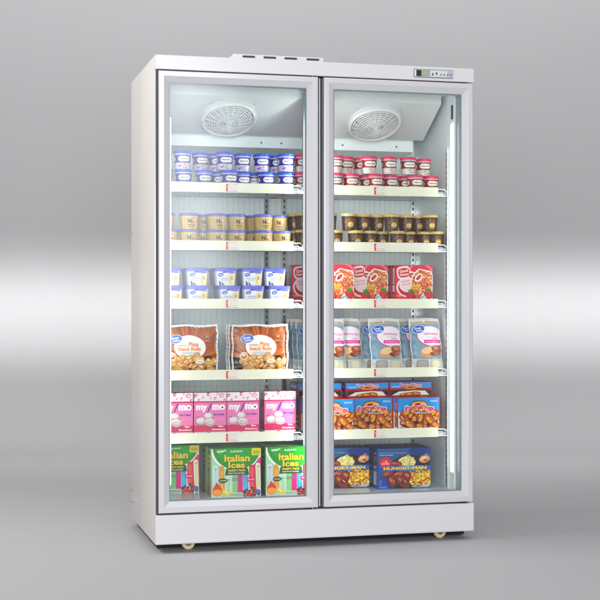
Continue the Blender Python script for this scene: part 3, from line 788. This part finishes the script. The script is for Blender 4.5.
# green box of frozen ice sticks
def ices():
    w, h, d = 208, 200, 98
    a = Art(w, h)
    a.rect(0, 0, w, h, '#8fd39a'); a.rect(0, 0, 46, h, '#bfe6bf'); a.rect(88, 0, 22, 100, '#a5dba4'); a.rect(110, 0, 22, 100, '#e03f92'); a.rect(132, 0, 76, h, '#f2dcea'); a.rect(176, 0, 32, 160, '#df2c8c')
    a.rect(46, 0, 42, 100, '#d6efd6')
    a.ell(104, 205, 108, 100, '#f6faf2', n=60); a.ell(107, 209, 102, 98, '#2fa63c', n=60)
    a.ell(107, 214, 88, 78, '#3fb345', n=50)
    a.poly([(0, 0), (w, 0), (w, 34), (150, 18), (60, 18), (0, 34)], '#e6f3e6')
    def stick(x, y0, y1, wd, c, c2):
        a.sup(x, (y0+y1)/2, wd/2, (y1-y0)/2, c, 2, .3); a.rect(x-wd*.28, y0+8, wd*.56, (y1-y0)-18, c2); a.tiny(x-wd*.25, y1-18, wd*.5, 7, '#8a8f98', 2, int(x))
    stick(18, 34, 132, 22, '#e9eef2', '#d5e2ea'); stick(44, 24, 128, 21, '#f1a73c', '#f6be62'); stick(72, 8, 86, 20, '#dff0dc', '#c5e6c6')
    stick(144, 22, 92, 20, '#4fb4e4', '#7cccf0'); stick(170, 30, 130, 22, '#e0453f', '#ee7a6c'); stick(196, 30, 138, 20, '#f3f3dc', '#e7ecc2')
    a.sup(106, 104, 50, 14, '#eef4ea', 0, .3); a.poly([(56, 88), (62, 118), (152, 118), (158, 90), (150, 90), (62, 90)], '#0f6b34')
    a.text('VARIETY PACK', 106, 109, 76, 9, '#f2d228', .05); a.text('Real Fruit Ice Bars', 106, 98, 70, 6, '#f2f6ea', .02)
    for off, dx, c in ((.06, 1.6, '#145c2a'), (.03, 0, '#ffe21e')):
        a.text('Italian', 108+dx, 159-dx, 106, 28, c, off); a.text('Ices', 106+dx, 131-dx, 68, 25, c, off)
    a.text('Wyler\'s', 42, 188, 40, 12, '#f6fbf4', .06, 8); a.text('Authentic', 104, 188, 52, 9, '#f3f8ee', .02, 2)
    a.sup(188, 184, 20, 15, '#e8e02a', 0, .25); a.tiny(174, 176, 28, 14, '#7a8a14', 3)
    a.ell(48, 68, 19, 10, '#0f6b40'); a.text('GLUTEN FREE', 48, 68, 26, 5, '#eaf4e6', .03); a.ell(166, 70, 20, 10, '#d9187c'); a.text('REAL FRUIT', 166, 70, 28, 6, '#fbe4f0', .03)
    a.tiny(86, 66, 44, 14, '#9a8aa0', 2)
    # fruit
    a.poly([(4, 30), (22, 62), (46, 34), (30, 14), (8, 12)], '#e4504a'); a.ell(24, 20, 21, 15, '#f08a1c'); a.ell(24, 20, 17.5, 12, '#fbc06a'); 
    for k in range(8): a.rect(24+8*math.cos(R(45*k))-4.5, 20+6*math.sin(R(45*k))-.7, 9, 1.2, '#f39a34', 45*k)
    a.poly([(42, 50), (50, 34), (74, 16), (88, 12), (84, 4), (62, 8), (46, 22)], '#f4da2c'); a.ell(62, 20, 12, 6, '#fdf2a8', -35); a.ell(52, 10, 8, 7, '#b8d86a'); a.ell(52, 10, 5, 4, '#e6f2c4')
    a.speck(136, 3, 200, 36, 70, 6.5, ['#c81e2c', '#e03a3c', '#201a34', '#2f2a5c', '#d42838'], 9, 5, lambda x, y: y < 38-abs(x-168)*.5); a.star(174, 26, 9, '#3a8a34', 4, .4); a.ell(196, 16, 9, 11, '#3f74b8'); a.ell(194, 19, 4, 4, '#7fa8d8'); a.ell(150, 16, 8, 9, '#d8242e'); a.ell(148, 19, 3, 3, '#f08a80')
    a.tiny(84, 6, 50, 10, '#8a9a90', 2, 4)
    l = Art(d, h); l.rect(0, 0, d, h, '#54a45a'); l.rect(0, 0, 24, h, '#b08a9a'); l.rect(70, 0, 28, h, '#9ac6a0'); l.poly([(24, 96), (70, 110), (70, 190), (24, 180)], '#1f7a36')
    for y, wl in ((166, 34), (146, 30), (126, 24)): l.text('Ices', 47, y, wl, 13, '#d8cf2a', .04, 3)
    l.rect(8, 8, 80, 10, '#c03a50'); l.ell(30, 40, 16, 18, '#c85a3c'); l.rect(52, 26, 12, 62, '#c8404c'); l.rect(68, 20, 12, 70, '#7ab8d8')
    t = Art(w, d); t.rect(0, 0, w, d, '#3a9a3e'); t.rect(0, 0, w, 10, '#2f8a38'); t.rect(0, 22, w, 14, '#c84a80'); t.rect(60, 22, 60, 14, '#d8cf2a'); t.rect(130, 22, 40, 14, '#4fa4d4'); t.rect(0, 60, w, 8, '#8ac48a'); t.text('Italian Ices', 104, 48, 100, 16, '#d8cf2a', .04)
    return carton('ice_pop_box', w/1000, h/1000, d/1000, '#3f9a48', a, l, t)
ib = ices()
IG = 'green boxes of fruit ice sticks'
for x, y, l, rz in ((.125, .300, 'green ice stick box at far left bottom, set back and cut by the frame', 0), (.353, .130, 'green ice stick box at the middle of the left door bottom, front one', 0), (.582, .130, 'front green ice stick box at the right side of the left door', 0),
                (.354, .2305, 'green ice stick box directly behind the middle front one, its side showing', .3), (.583, .2305, 'green ice stick box directly behind the right hand front one', -.2)):
    place(ib, x, y, FLOOR, l, 'box', IG, rz=R(rz))

# blue dinner boxes
def dinner():
    w, h, d = 240, 172, 64
    a = Art(w, h)
    a.rect(0, 0, w, h, '#1f6ba4'); a.ell(60, 30, 80, 46, '#1f58ae', 20); a.ell(200, 160, 60, 20, '#123e86')
    a.ell(150, 66, 112, 78, '#14161c', n=48); a.ell(152, 64, 104, 71, '#2a2c33', n=48); a.ell(154, 62, 97, 64, '#1b1b20', n=48)
    # mash
    a.ell(132, 112, 40, 24, '#e6d88c', 0, 24, .1); a.ell(130, 118, 30, 20, '#f3ebbd', 0, 24, .15)
    r_ = random.Random(3)
    for i in range(22):
        x, y = r_.uniform(96, 168), r_.uniform(94, 138); 
        if abs(x-130) > 42-(y-94)*.5: continue
        a.ell(x, y, r_.uniform(7, 12), r_.uniform(5, 9), r_.choice(['#f0e6a8', '#f7f0cc', '#e3d27c', '#fbf7e2', '#ead98c']), r_.uniform(0, 90), 12, .15, i)
    for x, y in ((120, 130), (140, 122), (112, 112)): a.ell(x, y, 6, 4, '#fffdf0', 30, 10)
    # pastry corner
    a.ell(212, 122, 27, 19, '#2c1a12', 0); a.ell(212, 124, 24, 16, '#e0a878', 10, 18, .12); a.ell(208, 127, 14, 8, '#f4d2ac', 15, 12, .2); a.ell(216, 119, 9, 5, '#a8542c', -10, 10, .2)
    # corn / macaroni
    a.poly([(150, 74), (239, 76), (239, 24), (210, 12), (160, 14), (140, 36)], '#c98a14')
    a.speck(142, 14, 238, 78, 210, 5.4, ['#f4d83c', '#f9e670', '#e8b81c', '#d47a1c', '#b8341c', '#fdf0a0', '#eec828'], 6, 6, lambda x, y: x > 136+abs(y-50)*.4 and y > 14)
    # sausages and riblets
    a.speck(98, 96, 168, 138, 90, 5.5, ['#f7f0cc', '#fdf9e6', '#e8d98e', '#f2e6b0', '#dcc870'], 12, 5, lambda x, y: ((x-132)/38)**2+((y-114)/23)**2 < 1)
    for x, y, L, wd, g in ((80, 106, 56, 24, 0), (44, 66, 52, 22, 12), (72, 44, 46, 28, -40), (104, 64, 50, 26, 10), (40, 62, 46, 18, 12), (92, 60, 66, 28, 22), (64, 32, 50, 34, -60), (132, 52, 34, 42, -20), (112, 28, 76, 36, -42), (96, 104, 24, 12, -8)):
        a.sup(x, y-1.5, L*.53, wd*.56, '#3c0c08', g, .8, 16); a.sup(x, y, L*.5, wd*.5, '#8f3a20', g, .8, 16); a.ell(x, y+wd*.1, L*.38, wd*.26, '#b25a36', g, 14); a.ell(x-L*.1, y+wd*.18, L*.2, wd*.09, '#dd9a74', g, 10); a.ell(x+L*.15, y+wd*.05, L*.08, wd*.06, '#f6c8a8', g, 8)
    a.ell(118, 26, 18, 4, '#6a140c', -42); a.ell(112, 24, 12, 3, '#7a1c10', -42)
    a.poly([(150, 8), (176, 16), (196, 10), (232, 20), (238, 10), (224, 3), (170, 3)], '#c9ccd2'); a.poly([(160, 6), (180, 12), (200, 6)], '#5a5c64')
    # band and title
    a.rect(2, 76, 236, 22, '#1a74c2'); a.rect(2, 76, 60, 22, '#1a62b4'); a.rect(120, 76, 80, 22, '#38a2dd')
    a.text('HUNGRY-MAN', 124, 87, 196, 16, '#0c2c60', .075); a.text('HUNGRY-MAN', 123, 87.5, 194, 14, '#ffd824', .045)
    a.ell(34, 112, 27, 24, '#dc3420'); a.rect(2, 98, 60, 2, '#1a74c2'); a.text('1 LB', 34, 118, 18, 7, '#fbe6e0', .03); a.text('PROTEIN', 34, 108, 34, 7, '#fbe6e0', .03)
    a.rect(6, 76, 56, 13, '#1a62b4')
    a.text('HUNGRY-MAN', 123, 87.5, 194, 14, '#ffd824', .045)
    a.tiny(8, 152, 120, 5, '#c9b430', 1, 5); a.tiny(8, 143, 60, 6, '#c4d4ee', 1, 7); a.tiny(212, 143, 14, 5, '#c4d4ee', 1, 9)
    for y in (34, 26, 18): a.tiny(6, y, 12, 4, '#b4c8ea', 1, y)
    a.tiny(6, 5, 34, 8, '#a8bfe4', 2, 13)
    l = Art(d, h); l.rect(0, 0, d, h, '#123a7c'); l.rect(8, 14, 46, 62, '#6d86a0'); l.tiny(10, 18, 42, 54, '#c4cfd8', 10); l.rect(4, 84, 56, 16, '#1a52a4'); l.text('MAN', 32, 92, 34, 10, '#e0b020', .04); l.ell(32, 124, 20, 14, '#7a4a2c'); l.ell(28, 128, 10, 7, '#b8783c'); l.rect(20, 148, 30, 5, '#c9b430')
    t = Art(w, d); t.rect(0, 0, w, d, '#1c4488'); t.poly([(70, 10), (210, 14), (225, 50), (110, 52)], '#7c3040'); t.poly([(100, 18), (190, 20), (200, 42), (120, 44)], '#964450')
    return carton('frozen_dinner_box', w/1000, h/1000, d/1000, '#1b5a92', a, l, t)
db = dinner()
DG = 'blue frozen dinner boxes'
for x, y, l in ((.852, .275, 'blue frozen dinner box cut off by the left edge of the right door'), (1.104, .200, 'front blue frozen dinner box with a whole red disc, bottom right'),
                (1.1035, .2655, 'second blue dinner box behind the bottom right front one'), (1.1045, .331, 'rearmost blue dinner box in the bottom right row of three'), (.851, .3405, 'blue dinner box directly behind the left hand one')):
    place(db, x, y, FLOOR, l, 'box', DG)

# ------------------------------------------------------------------ pillow bags and pouches
def bag_body(w, h, T, seal_x, seal_y, film, art, back, name, power=2.6, crink=.0012, seed=1, film_rough=.25):
    rb = random.Random(seed); ph = [rb.random()*6 for _ in range(8)]
    def t(x, y):
        u = max(0, min(1, (x-seal_x)/(w-2*seal_x))); v = max(0, min(1, (y-seal_y)/(h-2*seal_y)))
        b = (1-abs(2*u-1)**power)*(1-abs(2*v-1)**power)
        e = max(0, 1-min(u, 1-u)*6)+max(0, 1-min(v, 1-v)*5)
        return T*max(b, 0)**.6 + crink*(math.sin(y*210+ph[0]+3*math.sin(x*40+ph[1]))*max(0, 1-min(u, 1-u)*6)+math.sin(x*170+ph[2]+2*math.sin(y*50))*max(0, 1-min(v, 1-v)*5))+crink*.5*math.sin(x*60+y*45+ph[3])
    def edge(x, y):      # uneven outline
        return x+.0018*math.sin(y*70+ph[4])*(2*x/w-1), y+.0022*math.sin(x*48+ph[5])*(2*y/h-1)
    G = .006; mb = MB(); nx, ny = round(w/G), round(h/G); vs = []; fs = []
    for sgn in (-1, 1):
        for j in range(ny+1):
            for i in range(nx+1):
                x, y = w*i/nx, h*j/ny; ex, ey = edge(x, y)
                vs.append((ex-w/2, sgn*(t(x, y)+.0006), max(0, ey)))
    st = (nx+1)*(ny+1)
    for k, s in ((0, 0), (1, st)):
        for j in range(ny):
            for i in range(nx):
                q = [s+j*(nx+1)+i, s+j*(nx+1)+i+1, s+(j+1)*(nx+1)+i+1, s+(j+1)*(nx+1)+i]
                fs.append(q if k == 0 else q[::-1])
    bd = [i for i in range(nx+1)]+[(j+1)*(nx+1)-1 for j in range(1, ny+1)]+[ny*(nx+1)+i for i in range(nx-1, -1, -1)]+[j*(nx+1) for j in range(ny-1, 0, -1)]
    for i in range(len(bd)):
        a_, b_ = bd[i], bd[(i+1) % len(bd)]; fs.append([b_, a_, a_+st, b_+st])
    mb.add(vs, fs, M(film, film_rough, noise=.03, coat=.3), True)
    def fm(x, y, l):
        i = min(nx-1, max(0, int(x/G-1e-6))); j = min(ny-1, max(0, int(y/G-1e-6))); u = x/G-i; v = y/G-j; o = [0, 0, 0]
        for a_, b_, k in ((0, 0, (1-u)*(1-v)), (1, 0, u*(1-v)), (0, 1, (1-u)*v), (1, 1, u*v)):
            ex, ey = edge((i+a_)*G, (j+b_)*G); p = (ex-w/2, -(t((i+a_)*G, (j+b_)*G)+.0006), max(.0003, ey))
            for q in range(3): o[q] += k*p[q]
        return (o[0], o[1]-l*1.3, o[2])
    art.put(mb, fm, sx=6, sy=6, rough=.3)
    return mb.build(name)
def snack():
    w, h = 240, 204; a = Art(w, h)
    a.poly([(5, 6), (w-6, 6), (w-7, h-8), (150, h-12), (90, h-7), (5, h-8)], '#b56c30')
    rb = random.Random(4)
    for k in range(26):
        an = R(8+164*k/25); x0, y0 = 118, 60
        a.poly([(x0, y0), (x0+230*math.cos(an), y0+230*math.sin(an)), (x0+230*math.cos(an+.05), y0+230*math.sin(an+.05))], rb.choice(['#c47c3c', '#98562a', '#d29050', '#a8642e']))
    a.poly([(5, 6), (w-6, 6), (w-6, 60), (200, 76), (60, 60), (5, 72)], '#3a1a10')
    # frame outside the print in film colour
    F = '#e9eaec'
    a.ell(122, 112, 70, 51, '#d8642a', -3, 48); a.ell(122, 112, 66.5, 48, '#fbfaf6', -3, 48)
    for i in range(64):
        x = rb.uniform(40, 228); y = 84-72*i/64+rb.uniform(-4, 4)
        if y > 54+26*math.sin((x-40)/190*3.0): continue
        g = rb.uniform(-50, 50); L = rb.uniform(13, 19)
        a.sup(x, y-1, L*1.04, L*.70, '#8a4a20', g, .6, 10); a.sup(x, y, L, L*.64, rb.choice(['#deb078', '#d4a068', '#e8c08a']), g, .6, 10)
        a.ell(x, y+L*.12, L*.62, L*.32, rb.choice(['#f2d8ac', '#ecd0a0', '#f6e2bc']), g, 10)
    for x, y in ((116, 44), (150, 30), (96, 30)): a.ell(x, y, 8, 4, '#b03a1e', 30, 10, .2); a.ell(x+2, y+1, 4, 2, '#e07a4a', 30, 8)
    oval_logo(a, 62, 146, 26, 17)
    a.text('Combination', 88, 120, 40, 6, '#d8705a', .02, 0); a.text('Pizza', 136, 124, 42, 17, '#f09c2a', .03); a.text('Snack Rolls', 118, 105, 96, 16, '#f09c2a', .025)
    a.tiny(84, 84, 78, 10, '#b9c4c8', 2, 3)
    a.star(48, 74, 19, '#f4ead6', 9, .8); a.ell(48, 73, 13, 11, '#e8863a'); a.ell(47, 77, 9, 5, '#f8d9a8'); a.rect(39, 64, 18, 4, '#c83020')
    a.ell(162, 52, 18, 9, '#f8f6ec', 5); a.tiny(152, 50, 20, 5, '#5c8a3c', 1)
    a.ell(192, 156, 17, 15, '#d9a468'); a.ell(192, 156, 15, 13, '#a05a26'); a.text('50', 192, 157, 16, 13, '#f2ddc0', .0); a.tiny(176, 136, 32, 5, '#e0b888', 1)
    a.tiny(12, 26, 40, 10, '#a89a92', 3, 3); a.tiny(12, 10, 90, 5, '#d8cfc8', 1, 5)
    for p in ([(0, 0), (w, 0), (w, 6), (0, 6)], [(0, h-8), (w, h-8), (w, h), (0, h)], [(0, 0), (5, 0), (5, h), (0, h)], [(w-6, 0), (w, 0), (w, h), (w-6, h)]): a.poly(p, F)
    return bag_body(w/1000, h/1000, .017, .004, .006, '#e4e6e8', a, None, 'snack_bag')
sn = snack()
SG = 'orange pizza snack roll bags'
for x, y, l in ((.168, .198, 'orange snack roll bag at the left edge of the left door glass'), (.4675, .195, 'frontmost orange snack roll bag of the group right of the gap'),
                (.461, .233, 'orange snack roll bag just behind the frontmost one, only its left edge showing'), (.459, .271, 'third orange snack roll bag deep, farthest back of the right hand group')):
    place(sn, x, y, Z4, l, 'bag', SG, rx=R(-1.0))
def pouch():
    w, h = 138, 234; a = Art(w, h)
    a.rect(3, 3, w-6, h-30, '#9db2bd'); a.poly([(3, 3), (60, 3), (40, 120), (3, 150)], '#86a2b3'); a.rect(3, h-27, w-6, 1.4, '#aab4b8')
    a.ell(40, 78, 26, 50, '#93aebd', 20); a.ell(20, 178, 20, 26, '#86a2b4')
    a.rect(6, h-24, w-12, 9, '#c9b49a'); a.sup(66, h-16, 4, 6, '#eef0f0')
    a.ell(92, 152, 66, 46, '#d64aa0', -6, 40); a.ell(94, 153, 64, 43, '#f4f1f5', -6, 40)
    oval_logo(a, 38, 184, 26, 17)
    a.text('CHOCOLATE', 92, 162, 66, 9, '#dc3ca0', .04); a.text('covered bites', 96, 150, 44, 5, '#b8b0bc', 0); a.text('vanilla', 106, 143, 28, 7, '#dc3ca0', .02)
    a.rect(58, 122, 76, 14, '#e03aa6', 1); a.tiny(64, 127, 60, 5, '#f8dcee', 1)
    a.ell(78, 84, 44, 24, '#d8b088', 12, 24, .08); a.ell(72, 90, 30, 14, '#f0d3b0', 12, 18, .1); a.ell(112, 94, 24, 18, '#a4644a', -20, 18, .1); a.ell(112, 100, 14, 8, '#d09878', -20, 14, .1); a.ell(98, 74, 18, 9, '#8a4834', -10, 12, .2); a.ell(118, 76, 16, 8, '#b87858', 10, 12, .2)
    a.rect(3, 3, w-6, 50, '#c9cccb'); a.sup(46, 26, 28, 23, '#a8a09c', 0, .5); a.sup(46, 28, 22, 17, '#bdb4ae', 8, .6); a.sup(106, 27, 25, 24, '#d0cdb8', 0, .5); a.sup(105, 30, 18, 16, '#e0dcc8', -8, .6)
    a.rect(72, 3, 5, 50, '#e9ebeb')
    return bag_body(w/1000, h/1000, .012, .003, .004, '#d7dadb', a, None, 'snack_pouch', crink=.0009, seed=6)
po = pouch()
OG = 'blue grey snack pouches leaning back'
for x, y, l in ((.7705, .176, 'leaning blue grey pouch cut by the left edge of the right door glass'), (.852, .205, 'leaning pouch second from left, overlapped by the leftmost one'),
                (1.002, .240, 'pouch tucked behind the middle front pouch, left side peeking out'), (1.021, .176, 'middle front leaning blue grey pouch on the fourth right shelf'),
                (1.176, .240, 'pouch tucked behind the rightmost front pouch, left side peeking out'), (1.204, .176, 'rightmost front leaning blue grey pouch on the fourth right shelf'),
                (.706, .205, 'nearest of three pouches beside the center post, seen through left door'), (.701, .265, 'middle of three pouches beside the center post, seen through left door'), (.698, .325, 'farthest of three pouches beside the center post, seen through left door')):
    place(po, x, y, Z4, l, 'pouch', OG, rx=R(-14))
